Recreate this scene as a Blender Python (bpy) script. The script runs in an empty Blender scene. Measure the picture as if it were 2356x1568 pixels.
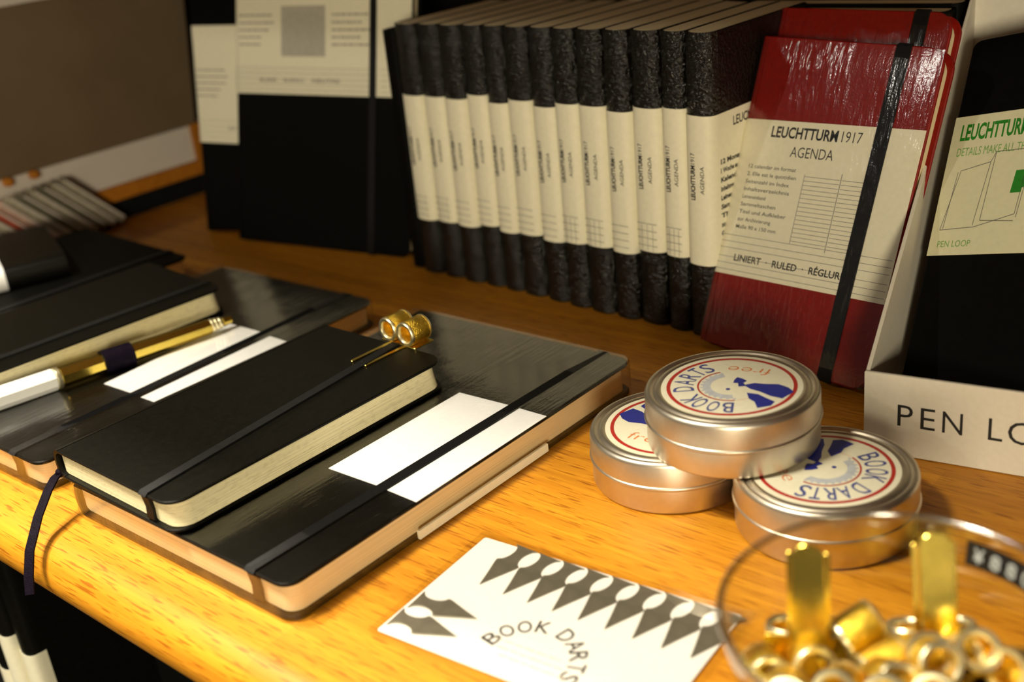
import bpy, math, random
from mathutils import Matrix, Vector
C = bpy.context.scene.collection
SC = bpy.context.scene
MM = 0.001
PI = math.pi
random.seed(7)

# ------------------------------------------------------------------ camera, world, lamps, exposure
cam_d = bpy.data.cameras.new('camera')
cam_d.sensor_width = 36.0
cam_d.lens = 40.67
cam_d.clip_start = 0.01
cam_d.dof.use_dof = True
cam_d.dof.focus_distance = 0.495
cam_d.dof.aperture_fstop = 7.0
cam = bpy.data.objects.new('camera', cam_d)
cam.location = (0.297186, -0.189858, 0.246234)
cam.rotation_euler = (1.1627395, 0.107378, 0.7024562)
C.objects.link(cam)
SC.camera = cam

world = bpy.data.worlds.new('world')
SC.world = world
world.use_nodes = True
bg = world.node_tree.nodes['Background']
bg.inputs[0].default_value = (0.95, 0.85, 0.68, 1)
bg.inputs[1].default_value = 0.05

SC.view_settings.view_transform = 'Standard'
SC.view_settings.look = 'None'
SC.view_settings.gamma = 1.0
SC.view_settings.exposure = 0.0
SC.view_settings.use_curve_mapping = False


def area_lamp(name, loc, target, sx, sy, power, col):
    d = bpy.data.lights.new(name, 'AREA')
    d.shape = 'RECTANGLE'
    d.size = sx * MM
    d.size_y = sy * MM
    d.energy = power
    d.color = col
    o = bpy.data.objects.new(name, d)
    o.location = Vector(loc) * MM
    o.rotation_euler = (Vector(target) - Vector(loc)).to_track_quat('-Z', 'Y').to_euler()
    C.objects.link(o)
    return o


WARM = (1.0, 0.90, 0.70)
area_lamp('ceiling_spot_over_table_edge', (-560, -150, 1150), (-60, -10, 0), 60, 60, 21, (1.0, 0.90, 0.70))
area_lamp('ceiling_panel_in_front', (-330, -530, 1400), (-40, 120, 0), 300, 300, 50, WARM)
area_lamp('low_front_fill', (1000, -1150, 340), (-60, 200, 60), 260, 260, 19, (1.0, 0.87, 0.62))  # low fill light added to brighten spines and page edges
area_lamp('added_glint_spot_left', (-800, -800, 950), (0, 200, 60), 34, 34, 2.4, (1.0, 0.94, 0.82))  # small spot added to raise glints in the red agendas' film


# ------------------------------------------------------------------ materials
def srgb(r, g, b):
    f = lambda c: (c / 255 / 12.92) if c / 255 <= 0.04045 else ((c / 255 + 0.055) / 1.055) ** 2.4
    return (f(r), f(g), f(b), 1)


def new_mat(name):
    m = bpy.data.materials.new(name)
    m.use_nodes = True
    nt = m.node_tree
    return m, nt, nt.nodes['Principled BSDF'], nt.nodes['Material Output']


def coords(nt, scale, rot=(0, 0, 0)):
    tc = nt.nodes.new('ShaderNodeTexCoord')
    mp = nt.nodes.new('ShaderNodeMapping')
    mp.inputs['Scale'].default_value = scale
    mp.inputs['Rotation'].default_value = rot
    nt.links.new(tc.outputs['Object'], mp.inputs['Vector'])
    return mp.outputs['Vector']


def noise(nt, vec, scale=1.0, detail=3, rough=0.5):
    n = nt.nodes.new('ShaderNodeTexNoise')
    n.inputs['Scale'].default_value = scale
    n.inputs['Detail'].default_value = detail
    n.inputs['Roughness'].default_value = rough
    nt.links.new(vec, n.inputs['Vector'])
    return n.outputs['Fac']


def ramp(nt, fac, stops):
    r = nt.nodes.new('ShaderNodeValToRGB')
    el = r.color_ramp.elements
    while len(el) < len(stops):
        el.new(0.5)
    for e, (p, c) in zip(el, stops):
        e.position = p
        e.color = c
    nt.links.new(fac, r.inputs[0])
    return r.outputs[0]


def bump(nt, h, strength, dist):
    b = nt.nodes.new('ShaderNodeBump')
    b.inputs['Strength'].default_value = strength
    b.inputs['Distance'].default_value = dist
    nt.links.new(h, b.inputs['Height'])
    return b.outputs['Normal']


def simple(name, col, rough=0.5, metal=0.0, spec=0.5, vary=0.0, vscale=400, bmp=0.0, bscale=1500, bdist=0.0003, coat=0.0):
    m, nt, p, out = new_mat(name)
    p.inputs['Base Color'].default_value = col
    p.inputs['Roughness'].default_value = rough
    p.inputs['Metallic'].default_value = metal
    p.inputs['Specular IOR Level'].default_value = spec
    p.inputs['Coat Weight'].default_value = coat
    p.inputs['Coat Roughness'].default_value = 0.08
    if vary:
        v = noise(nt, coords(nt, (1, 1, 1)), vscale, 4)
        lo = tuple(c * (1 - vary) for c in col[:3]) + (1,)
        hi = tuple(min(1, c * (1 + vary)) for c in col[:3]) + (1,)
        nt.links.new(ramp(nt, v, [(0.3, lo), (0.7, hi)]), p.inputs['Base Color'])
    if bmp:
        h = noise(nt, coords(nt, (1, 1, 1)), bscale, 3)
        nt.links.new(bump(nt, h, bmp, bdist), p.inputs['Normal'])
    return m


def mix_rgb(nt, a, b, fac, mode='MULTIPLY'):
    n = nt.nodes.new('ShaderNodeMixRGB')
    n.blend_type = mode
    for s, v in ((n.inputs[0], fac), (n.inputs[1], a), (n.inputs[2], b)):
        if isinstance(v, (int, float)):
            s.default_value = v
        elif isinstance(v, tuple):
            s.default_value = v
        else:
            nt.links.new(v, s)
    return n.outputs[0]


def wood_mat(name, light, dark, fleck=True):
    m, nt, p, out = new_mat(name)
    v1 = noise(nt, coords(nt, (7, 160, 160)), 1.0, 5, 0.6)
    base = ramp(nt, v1, [(0.3, dark), (0.7, light)])
    br = nt.nodes.new('ShaderNodeTexBrick')
    br.inputs['Scale'].default_value = 1.0
    br.inputs['Brick Width'].default_value = 0.30
    br.inputs['Row Height'].default_value = 0.042
    br.inputs['Mortar Size'].default_value = 0.0
    br.inputs['Color1'].default_value = (0.80, 0.78, 0.72, 1)
    br.inputs['Color2'].default_value = (1, 1, 1, 1)
    nt.links.new(coords(nt, (1, 1, 1)), br.inputs['Vector'])
    base = mix_rgb(nt, base, br.outputs['Color'], 0.8)
    v3 = noise(nt, coords(nt, (3, 900, 900)), 1.0, 3, 0.6)
    base = mix_rgb(nt, base, ramp(nt, v3, [(0.35, (0.86, 0.82, 0.7, 1)), (0.65, (1, 1, 1, 1))]), 0.9)
    if fleck:
        v2 = noise(nt, coords(nt, (75, 1300, 1300)), 1.0, 1, 0.4)
        base = mix_rgb(nt, base, ramp(nt, v2, [(0.58, (1, 1, 1, 1)), (0.67, (0.46, 0.32, 0.18, 1))]), 0.8)
    nt.links.new(base, p.inputs['Base Color'])
    p.inputs['Roughness'].default_value = 0.42
    p.inputs['Specular IOR Level'].default_value = 0.35
    nt.links.new(bump(nt, v1, 0.15, 0.0002), p.inputs['Normal'])
    return m


def gloss_share(nt, gain, nrm=None):
    """share of light mirrored by a thin clear sheet, the same from both sides"""
    lw = nt.nodes.new('ShaderNodeLayerWeight')
    lw.inputs['Blend'].default_value = 0.5
    if nrm is not None:
        nt.links.new(nrm, lw.inputs['Normal'])
    pw = nt.nodes.new('ShaderNodeMath')
    pw.operation = 'POWER'
    nt.links.new(lw.outputs['Facing'], pw.inputs[0])
    pw.inputs[1].default_value = 4.0
    ma = nt.nodes.new('ShaderNodeMath')
    ma.operation = 'MULTIPLY_ADD'
    ma.use_clamp = True
    nt.links.new(pw.outputs[0], ma.inputs[0])
    ma.inputs[1].default_value = 0.85 * gain
    ma.inputs[2].default_value = 0.05 * gain
    return ma.outputs[0]


def film_mat(name, scale, rot, strength, gain, rough, dist=0.0006, fine=0.22, detail=4, patch=0.0):
    """clear shrink film: see-through, with crinkled gloss"""
    m, nt, p, out = new_mat(name)
    nt.nodes.remove(p)
    tr = nt.nodes.new('ShaderNodeBsdfTransparent')
    gl = nt.nodes.new('ShaderNodeBsdfGlossy')
    gl.inputs['Roughness'].default_value = rough
    h1 = noise(nt, coords(nt, scale, rot), 1.0, detail, 0.6)
    h2 = noise(nt, coords(nt, (900, 900, 900)), 1.0, 2, 0.5)
    if patch:
        # the film is taut in places and puckered in others
        pm = ramp(nt, noise(nt, coords(nt, (patch, patch, patch)), 1.0, 2, 0.5), [(0.40, (0.12, 0.12, 0.12, 1)), (0.62, (1, 1, 1, 1))])
        pk = nt.nodes.new('ShaderNodeMath')
        pk.operation = 'MULTIPLY'
        nt.links.new(h1, pk.inputs[0])
        nt.links.new(pm, pk.inputs[1])
        h1 = pk.outputs[0]
    mx = nt.nodes.new('ShaderNodeMath')
    mx.operation = 'MULTIPLY_ADD'
    nt.links.new(h2, mx.inputs[0])
    mx.inputs[1].default_value = fine
    nt.links.new(h1, mx.inputs[2])
    nrm = bump(nt, mx.outputs[0], strength, dist)
    nt.links.new(nrm, gl.inputs['Normal'])
    mix = nt.nodes.new('ShaderNodeMixShader')
    nt.links.new(gloss_share(nt, gain, nrm), mix.inputs[0])
    nt.links.new(tr.outputs[0], mix.inputs[1])
    nt.links.new(gl.outputs[0], mix.inputs[2])
    nt.links.new(mix.outputs[0], out.inputs['Surface'])
    return m


def clear_mat(name, tint, gain, rough=0.02):
    m, nt, p, out = new_mat(name)
    nt.nodes.remove(p)
    tr = nt.nodes.new('ShaderNodeBsdfTransparent')
    tr.inputs[0].default_value = tint
    gl = nt.nodes.new('ShaderNodeBsdfGlossy')
    gl.inputs['Roughness'].default_value = rough
    mix = nt.nodes.new('ShaderNodeMixShader')
    nt.links.new(gloss_share(nt, gain), mix.inputs[0])
    nt.links.new(tr.outputs[0], mix.inputs[1])
    nt.links.new(gl.outputs[0], mix.inputs[2])
    nt.links.new(mix.outputs[0], out.inputs['Surface'])
    return m


def page_mat(name, col, dots=False):
    m, nt, p, out = new_mat(name)
    v = noise(nt, coords(nt, (6, 6, 3500)), 1.0, 2, 0.6)
    lo = tuple(c * 0.72 for c in col[:3]) + (1,)
    base = ramp(nt, v, [(0.35, lo), (0.6, col)])
    if dots:
        w = noise(nt, coords(nt, (320, 320, 900)), 1.0, 1, 0.3)
        base = mix_rgb(nt, base, ramp(nt, w, [(0.56, (1, 1, 1, 1)), (0.66, (0.74, 0.72, 0.68, 1))]), 0.35)
    nt.links.new(base, p.inputs['Base Color'])
    p.inputs['Roughness'].default_value = 0.8
    p.inputs['Specular IOR Level'].default_value = 0.2
    nt.links.new(bump(nt, v, 0.4, 0.0002), p.inputs['Normal'])
    return m


M = {}
M['wood'] = wood_mat('oiled_beech', (0.74, 0.33, 0.022, 1), (0.50, 0.19, 0.010, 1))
M['rail_wood'] = wood_mat('rail_wood', (0.52, 0.20, 0.02, 1), (0.40, 0.14, 0.012, 1), False)
M['black_board'] = simple('black_board', (0.006, 0.006, 0.006, 1), 0.8, spec=0.1, vary=0.2)
M['leather'] = simple('black_leatherette', (0.0035, 0.0032, 0.002, 1), 0.42, spec=0.16, bmp=0.35, bscale=2600, bdist=0.0002, vary=0.25)
M['leather_dull'] = simple('dull_black_leatherette', (0.0025, 0.0025, 0.002, 1), 0.6, spec=0.07, bmp=0.3, bscale=2600, bdist=0.0002, vary=0.2)
M['wrapped_black'] = simple('film_wrapped_black', (0.003, 0.0028, 0.002, 1), 0.16, spec=0.5, bmp=1.0, bscale=620, bdist=0.0016, vary=0.3)
M['elastic'] = simple('black_elastic', (0.006, 0.006, 0.0065, 1), 0.6, spec=0.22, bmp=0.5, bscale=3000, bdist=0.0002, vary=0.2)
M['page_white'] = page_mat('white_pages', (0.86, 0.80, 0.66, 1))
M['page_cream'] = page_mat('cream_pages', (0.88, 0.80, 0.50, 1), True)
M['page_tan'] = page_mat('tan_pages', (0.85, 0.65, 0.36, 1))
M['page_dim'] = page_mat('greyed_pages', (0.82, 0.70, 0.44, 1))
M['sticker'] = simple('white_paper', (0.86, 0.86, 0.86, 1), 0.6, spec=0.3, vary=0.02)
M['cream'] = simple('cream_paper', (0.80, 0.76, 0.58, 1), 0.5, spec=0.3, vary=0.03, coat=0.05)
M['ivory'] = simple('ivory_card', (0.74, 0.72, 0.48, 1), 0.6, spec=0.3, vary=0.03)
M['red'] = simple('red_leatherette', (0.20, 0.006, 0.003, 1), 0.45, spec=0.2, bmp=0.3, bscale=2600, bdist=0.0002, vary=0.12)
M['ink'] = simple('black_ink', (0.008, 0.008, 0.008, 1), 0.6, vary=0.1)
M['grey_ink'] = simple('grey_ink', (0.22, 0.21, 0.18, 1), 0.7, vary=0.1)
M['pale_ink'] = simple('pale_grey_ink', (0.42, 0.40, 0.33, 1), 0.7, vary=0.1)
M['green_ink'] = simple('green_ink', (0.015, 0.23, 0.01, 1), 0.6, vary=0.1)
M['green_pale'] = simple('pale_green_ink', (0.20, 0.42, 0.10, 1), 0.6, vary=0.1)
M['blue_ink'] = simple('navy_ink', (0.012, 0.02, 0.25, 1), 0.5, vary=0.1)
M['blue_letter'] = simple('letter_blue_ink', (0.06, 0.075, 0.26, 1), 0.5, vary=0.1)
M['red_ink'] = simple('red_ink', (0.42, 0.02, 0.012, 1), 0.5, vary=0.1)
M['orange_ink'] = simple('orange_ink', (0.72, 0.22, 0.06, 1), 0.5, vary=0.1)
M['grey_paper'] = simple('grey_blue_print', (0.50, 0.52, 0.55, 1), 0.6, vary=0.1)
M['tin'] = simple('satin_tin', (0.66, 0.60, 0.50, 1), 0.38, metal=1.0, bmp=0.06, bscale=500, bdist=0.0002, vary=0.03)
M['gold'] = simple('brass_gold', (0.80, 0.60, 0.11, 1), 0.22, metal=1.0, bmp=0.08, bscale=900, bdist=0.0002, vary=0.06)
M['bright_gold'] = simple('highlight_brass', (1.0, 0.90, 0.60, 1), 0.36, metal=1.0, vary=0.04)  # whitish highlight of the rims is put into this brass colour
M['knurl'] = simple('knurled_brass', (0.84, 0.56, 0.06, 1), 0.30, metal=1.0, bmp=0.9, bscale=1600, bdist=0.0006, vary=0.1)
M['white_plastic'] = simple('white_lacquer', (0.82, 0.82, 0.80, 1), 0.3, vary=0.02)
M['purple'] = simple('dark_purple_ribbon', (0.004, 0.002, 0.0065, 1), 0.6, spec=0.06, bmp=0.7, bscale=1800, bdist=0.0004, vary=0.4)
M['box_card'] = simple('pale_grey_card', (0.68, 0.64, 0.54, 1), 0.55, spec=0.3, vary=0.03)
M['gunmetal'] = simple('gunmetal_steel', (0.34, 0.32, 0.26, 1), 0.5, metal=0.9, vary=0.15, vscale=150)
M['brown_board'] = simple('brown_board', (0.15, 0.105, 0.062, 1), 0.32, spec=0.4, vary=0.06, vscale=30)
M['white_board'] = simple('white_board', (0.62, 0.56, 0.50, 1), 0.6, vary=0.04, vscale=30)
M['film_top'] = film_mat('clear_shrink_film', (420, 34, 300), (0, 0, 0.10), 0.8, 1.35, 0.11, 0.0004, 0.12, 4, 30)
M['film_red'] = film_mat('crinkled_shrink_film', (300, 55, 200), (0, 0, 0.45), 1.0, 1.2, 0.16, 0.0016, 0.04, 2, 15)
M['film_red_rear'] = film_mat('streaky_shrink_film', (330, 60, 200), (0, 0, 0.35), 1.0, 1.5, 0.15, 0.0016, 0.03, 2)
M['sleeve'] = clear_mat('clear_sleeve', (0.99, 0.98, 0.96, 1), 1.0, 0.03)
M['acrylic'] = clear_mat('clear_acrylic', (0.975, 0.98, 0.975, 1), 1.0, 0.03)
M['acrylic_rim'] = clear_mat('clear_acrylic_rim', (0.88, 0.89, 0.88, 1), 5.0, 0.16)
M['dymo'] = simple('black_tape', (0.006, 0.006, 0.007, 1), 0.3, vary=0.1)
M['dymo_white'] = simple('embossed_white', (0.28, 0.30, 0.30, 1), 0.5, vary=0.1)
M['case_grey'] = simple('case_grey', (0.30, 0.27, 0.20, 1), 0.3, vary=0.15, vscale=120)
M['case_dark'] = simple('case_dark_grey', (0.12, 0.11, 0.075, 1), 0.3, vary=0.15, vscale=120)
M['case_pink'] = simple('case_pink', (0.42, 0.27, 0.21, 1), 0.3, vary=0.15, vscale=120)
M['case_red'] = simple('case_red', (0.30, 0.06, 0.035, 1), 0.3, vary=0.15, vscale=120)
M['shelf_board'] = simple('shelf_board', (0.35, 0.20, 0.08, 1), 0.6, vary=0.1, vscale=20)


# ------------------------------------------------------------------ mesh building (all numbers in millimetres)
class MB:
    def __init__(s):
        s.v, s.f = [], []

    def add(s, vs, fs):
        b = len(s.v)
        s.v += [tuple(v) for v in vs]
        s.f += [tuple(i + b for i in f) for f in fs]
        return s

    def box(s, x0, x1, y0, y1, z0, z1):
        return s.prism([(x0, y0), (x1, y0), (x1, y1), (x0, y1)], z0, z1, min(0.3, (x1 - x0) / 4, (y1 - y0) / 4, (z1 - z0) / 4))

    def prism(s, out, z0, z1, bev=0.0, M4=None):
        """extruded outline (counter-clockwise) with a chamfer of bev at both ends"""
        n = len(out)
        rings = []
        if bev > 0:
            ins = inset(out, bev)
            rings = [(ins, z0), (out, z0 + bev), (out, z1 - bev), (ins, z1)]
        else:
            rings = [(out, z0), (out, z1)]
        vs = []
        for o, z in rings:
            vs += [(p[0], p[1], z) for p in o]
        if M4 is not None:
            vs = [tuple(M4 @ Vector(v)) for v in vs]
        fs = []
        for k in range(len(rings) - 1):
            for i in range(n):
                j = (i + 1) % n
                fs.append((k * n + i, k * n + j, (k + 1) * n + j, (k + 1) * n + i))
        fs.append(tuple(range(n - 1, -1, -1)))
        fs.append(tuple((len(rings) - 1) * n + i for i in range(n)))
        return s.add(vs, fs)

    def lathe(s, prof, n=48, M4=None, closed=False):
        vs = []
        for r, z in prof:
            for k in range(n):
                a = 2 * PI * k / n
                vs.append((r * math.cos(a), r * math.sin(a), z))
        if M4 is not None:
            vs = [tuple(M4 @ Vector(v)) for v in vs]
        fs = []
        m = len(prof)
        for q in range(m - 1 if not closed else m):
            q2 = (q + 1) % m
            for k in range(n):
                k2 = (k + 1) % n
                fs.append((q * n + k, q * n + k2, q2 * n + k2, q2 * n + k))
        if not closed:
            if prof[0][0] > 1e-6:
                fs.append(tuple(range(n - 1, -1, -1)))
            if prof[-1][0] > 1e-6:
                fs.append(tuple((m - 1) * n + k for k in range(n)))
        return s.add(vs, fs)

    def sweep(s, path, w, t, up=(0, 0, 1)):
        """flat ribbon of width w and thickness t along a path of points; widths lie across the path"""
        P = [Vector(p) for p in path]
        vs = []
        for i, p in enumerate(P):
            d = (P[min(i + 1, len(P) - 1)] - P[max(i - 1, 0)]).normalized()
            side = Vector(up[i] if isinstance(up, list) else up)
            side = (side - d * side.dot(d)).normalized()
            nrm = d.cross(side)
            for a, b in ((-1, -1), (1, -1), (1, 1), (-1, 1)):
                vs.append(tuple(p + side * (a * w / 2) + nrm * (b * t / 2)))
        fs = []
        for i in range(len(P) - 1):
            for k in range(4):
                k2 = (k + 1) % 4
                fs.append((i * 4 + k, i * 4 + k2, (i + 1) * 4 + k2, (i + 1) * 4 + k))
        fs += [(3, 2, 1, 0), tuple((len(P) - 1) * 4 + k for k in range(4))]
        return s.add(vs, fs)

    def flat(s, out, z):
        return s.add([(p[0], p[1], z) for p in out], [tuple(range(len(out)))])

    def data(s, name, mat, smooth=None):
        me = bpy.data.meshes.new(name)
        me.from_pydata([(x * MM, y * MM, z * MM) for x, y, z in s.v], [], s.f)
        me.materials.append(mat)
        me.update()
        if smooth is not None:
            import bmesh
            bm = bmesh.new()
            bm.from_mesh(me)
            bmesh.ops.recalc_face_normals(bm, faces=bm.faces)
            lim = math.radians(smooth)
            for f in bm.faces:
                f.smooth = True
            for e in bm.edges:
                if len(e.link_faces) != 2 or e.calc_face_angle(0) > lim:
                    e.smooth = False
            bm.to_mesh(me)
            bm.free()
        return me


def inset(out, d):
    n = len(out)
    res = []
    for i in range(n):
        p0, p1, p2 = Vector(out[i - 1]), Vector(out[i]), Vector(out[(i + 1) % n])
        a, b = (p1 - p0), (p2 - p1)
        if a.length < 1e-9 or b.length < 1e-9:
            res.append(tuple(p1))
            continue
        a.normalize()
        b.normalize()
        na, nb = Vector((-a.y, a.x)), Vector((-b.y, b.x))
        m = na + nb
        L = m.length
        if L < 1e-6:
            res.append(tuple(p1))
            continue
        m /= L
        res.append(tuple(p1 + m * (d / max(0.35, m.dot(na)))))
    return res


def rrect(x0, x1, y0, y1, r, seg=6):
    """counter-clockwise rounded rectangle; r = one radius or four (x1y0, x1y1, x0y1, x0y0)"""
    rs = r if isinstance(r, (tuple, list)) else (r,) * 4
    cs = [(x1, y0, -PI / 2, -1, 1), (x1, y1, 0, -1, -1), (x0, y1, PI / 2, 1, -1), (x0, y0, PI, 1, 1)]
    out = []
    for (x, y, a0, sx, sy), q in zip(cs, rs):
        if q <= 0:
            out.append((x, y))
            continue
        for k in range(seg + 1):
            a = a0 + PI / 2 * k / seg
            out.append((x + sx * q + q * math.cos(a), y + sy * q + q * math.sin(a)))
    return out


def obj(name, mb, mat, parent=None, smooth=30, mat4=None):
    me = mb.data(name, mat, smooth) if isinstance(mb, MB) else mb
    o = bpy.data.objects.new(name, me)
    C.objects.link(o)
    if parent is not None:
        o.parent = parent
    if mat4 is not None:
        o.matrix_local = scaled(mat4)
    return o


def scaled(m):
    m = m.copy()
    m.translation = m.translation * MM
    return m


def frame(o, ex, ey):
    ex, ey = Vector(ex).normalized(), Vector(ey).normalized()
    ez = ex.cross(ey).normalized()
    ey = ez.cross(ex)
    m = Matrix.Identity(4)
    for i in range(3):
        m[i][0], m[i][1], m[i][2], m[i][3] = ex[i], ey[i], ez[i], o[i]
    return m


def place(x, y, z, yaw=0):
    return Matrix.Translation((x, y, z)) @ Matrix.Rotation(yaw, 4, 'Z')


def tag(o, label, cat, group=None, kind=None):
    o['label'] = label
    if cat:
        o['category'] = cat
    if group:
        o['group'] = group
    if kind:
        o['kind'] = kind
    return o


def thing(name, label, cat, m4, group=None):
    o = bpy.data.objects.new(name, None)
    o.empty_display_size = 0.01
    C.objects.link(o)
    o.matrix_world = scaled(m4)
    return tag(o, label, cat, group)


# ---- flat lettering
_txt = {}


def glyphs(s, bold=0.0):
    """mesh data of a line of text, baseline at 0, capital height 1 (unit-less)"""
    key = (s, bold)
    if key in _txt:
        return _txt[key]
    cu = bpy.data.curves.new('lettering', 'FONT')
    cu.body = s
    cu.offset = bold
    cu.resolution_u = 3
    cu.fill_mode = 'FRONT'
    o = bpy.data.objects.new('lettering', cu)
    C.objects.link(o)
    dg = bpy.context.evaluated_depsgraph_get()
    dg.update()
    me = bpy.data.meshes.new_from_object(o.evaluated_get(dg))
    vs = [tuple(v.co) for v in me.vertices]
    fs = [tuple(p.vertices) for p in me.polygons]
    bpy.data.objects.remove(o)
    bpy.data.meshes.remove(me)
    if not vs:
        vs, fs = [(0, 0, 0)], []
    x0 = min(v[0] for v in vs)
    cap = 0.729
    vs = [((v[0] - x0) / cap, v[1] / cap) for v in vs]
    w = max(v[0] for v in vs)
    _txt[key] = (vs, fs, w)
    return _txt[key]


def write(mb, s, org, right, up, cap, width=None, align='L', bold=0.0, slant=0.0):
    """adds a line of text to mb: org = baseline start (mm), cap = capital height, width = total length"""
    vs, fs, w = glyphs(s, bold)
    right, up, org = Vector(right), Vector(up), Vector(org)
    kx = cap if width is None else width / w
    tot = kx * w
    off = {'L': 0, 'C': -tot / 2, 'R': -tot}[align]
    P = [org + right * (off + v[0] * kx + v[1] * cap * slant) + up * (v[1] * cap) for v in vs]
    mb.add([tuple(p) for p in P], fs)
    return mb


X, Y, Z = Vector((1, 0, 0)), Vector((0, 1, 0)), Vector((0, 0, 1))


def bar(mb, x0, x1, y0, y1, z):
    return mb.add([(x0, y0, z), (x1, y0, z), (x1, y1, z), (x0, y1, z)], [(0, 1, 2, 3)])


def blurred_line(mb, x, y, n, h, z, rnd, space=0.8):
    """an unreadable line of small print: word-long dashes"""
    end = x + n
    while x < end - 1.0:
        w = min(rnd.uniform(2.0, 5.2), end - x)
        bar(mb, x, x + w, y, y + h, z)
        x += w + space


# ------------------------------------------------------------------ setting
def build_table():
    t = thing('display_table', 'orange beech shop table with rounded front edge carrying the whole display', 'table', place(0, 0, 0))
    R, yc = 14.0, -13.7
    prof = [(470, 0)] + [(yc - R * math.sin(a), -R + R * math.cos(a)) for a in [PI * k / 14 for k in range(15)]] + [(470, -2 * R)]
    b = MB()
    n = len(prof)
    vs = [(-545, y, z) for y, z in prof] + [(700, y, z) for y, z in prof]
    fs = [(i, (i + 1) % n, n + (i + 1) % n, n + i) for i in range(n)] + [tuple(range(n)), tuple(range(2 * n - 1, n - 1, -1))]
    b.add(vs, fs)
    obj('table_top', b, M['wood'], t)
    obj('back_panel', MB().box(-545, 700, 60, 72, -520, -28.5), M['black_board'], t)
    obj('lower_shelf', MB().box(-545, 700, -60, 59.5, -268, -256), M['black_board'], t)
    obj('plinth', MB().box(-545, 700, -40, 59.5, -520, -268.5), M['black_board'], t)


build_table()
w = obj('wall_back', MB().box(-900, 900, 475, 485, -520, 400), M['black_board'])
w['kind'] = 'structure'
f = obj('floor', MB().box(-1500, 1500, -2200, 480, -545, -521), M['black_board'])
f['kind'] = 'structure'
sh = obj('upper_shelf', MB().box(-900, 900, -38, 474, 402, 424), M['shelf_board'])
tag(sh, 'brown shelf board overhead above the display', 'shelf')
sh['kind'] = 'structure'


# ------------------------------------------------------------------ notebooks
def spine_curve(w, t, rx, d=0.0, n=10):
    """cross-section (x, z) from the top cover round the spine to the bottom cover, pushed out by d"""
    pts = []
    cx = -w + rx
    for k in range(n + 1):
        a = PI / 2 + PI * k / n
        c, s = math.cos(a), math.sin(a)
        e = 2 / 2.6
        px = cx + (rx + d) * -abs(c) ** e
        pz = t / 2 + (t / 2 + d) * math.copysign(abs(s) ** e, s)
        pts.append((px, pz))
    return pts


def shell(mb, prof_out, prof_in, y0, y1):
    """solid between two open cross-sections (x, z), extruded along y"""
    P = list(prof_out) + list(reversed(prof_in))
    n = len(P)
    vs = [(x, y0, z) for x, z in P] + [(x, y1, z) for x, z in P]
    k = len(prof_out)
    fs = [(i, (i + 1) % n, n + (i + 1) % n, n + i) for i in range(n)]
    for i in range(k - 1):
        a, b2, c, d = i, i + 1, n - 2 - i, n - 1 - i
        fs.append((a, d, c, b2))
        fs.append((n + a, n + b2, n + c, n + d))
    mb.add(vs, fs)
    return mb


def shear(mb, k, x0):
    mb.v = [(x, y + k * (x - x0), z) for x, y, z in mb.v]
    return mb


def wrap(w, t, rx, y0, y1, d, th, x_end=-0.6):
    """a paper or film sleeve that goes round cover, spine and back"""
    so = spine_curve(w, t, rx, d + th)
    si = spine_curve(w, t, rx, d)
    po = [(x_end, t + d + th)] + so + [(x_end, -d - th)]
    pi = [(x_end, t + d)] + si + [(x_end, -d)]
    return shell(MB(), po, pi, y0, y1)


def notebook(name, label, cat, m4, w, l, t, cover, pages, group=None, elastic=-20.0, elastic_far=None, rc=7.0, rx=5.0, ct=1.7,
             fan=0.0, ew=5.5, pin=2.5):
    root = thing(name, label, cat, m4, group)
    b = MB()
    b.prism(rrect(-w + rx, 0, 0, l, (rc, rc, 0, 0)), t - ct, t, 0.45)
    b.prism(rrect(-w + rx, 0, 0, l, (rc, rc, 0, 0)), 0, ct, 0.45)
    shell(b, spine_curve(w, t, rx), spine_curve(w - 2 * ct + ct, t - 2 * ct, rx - ct) if False else [(min(x + ct, -w + rx), ct + (z) * (t - 2 * ct) / t) for x, z in spine_curve(w, t, rx)], 0.2, l - 0.2)
    obj('cover', b, cover, root)
    p = MB()
    if fan:
        # fore-edge that bows outward towards the back cover
        n = 6
        rings = []
        for k in range(n + 1):
            u = k / n
            z = ct + 0.1 + (t - 2 * ct - 0.9) * u
            x1 = -2.6 + fan * (1 - u) ** 1.6
            rings.append((rrect(-w + 3, x1, 2.5, l - 2.5, (rc - 1, rc - 1, 0, 0)), z))
        m = len(rings[0][0])
        vs = [(q[0], q[1], z) for o, z in rings for q in o]
        fs = [(k * m + i, k * m + (i + 1) % m, (k + 1) * m + (i + 1) % m, (k + 1) * m + i) for k in range(n) for i in range(m)]
        fs += [tuple(range(m - 1, -1, -1)), tuple(n * m + i for i in range(m))]
        p.add(vs, fs)
    else:
        p.prism(rrect(-w + 3, -max(pin, 1.0), pin, l - pin, (rc - 1, rc - 1, 0, 0)), ct + 0.05, t - ct - 0.8, 0.0)
    obj('page_block', p, pages, root)
    if elastic is not None:
        ef = elastic if elastic_far is None else elastic_far
        e = MB()
        h = 0.5
        path = [(elastic, 3.0, ct * 0.3), (elastic, 0.9, ct + 1.0), (elastic, 1.4, t * 0.5), (elastic, 0.6, t - ct), (elastic, -h, t - 0.3), (elastic, 0.5, t + h)]
        for k in range(1, 8):
            u = k / 8
            path.append((elastic + (ef - elastic) * u, u * l, t + h))
        path += [(ef, l - 0.5, t + h), (ef, l + h, t - 0.3), (ef, l - 0.6, t - ct), (ef, l - 1.4, t * 0.5), (ef, l - 0.9, ct + 1.0), (ef, l - 3.0, ct * 0.3)]
        e.sweep(path, ew, 0.9, (1, 0, 0))
        obj('elastic_band', e, M['elastic'], root, 60)
    return root


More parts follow.
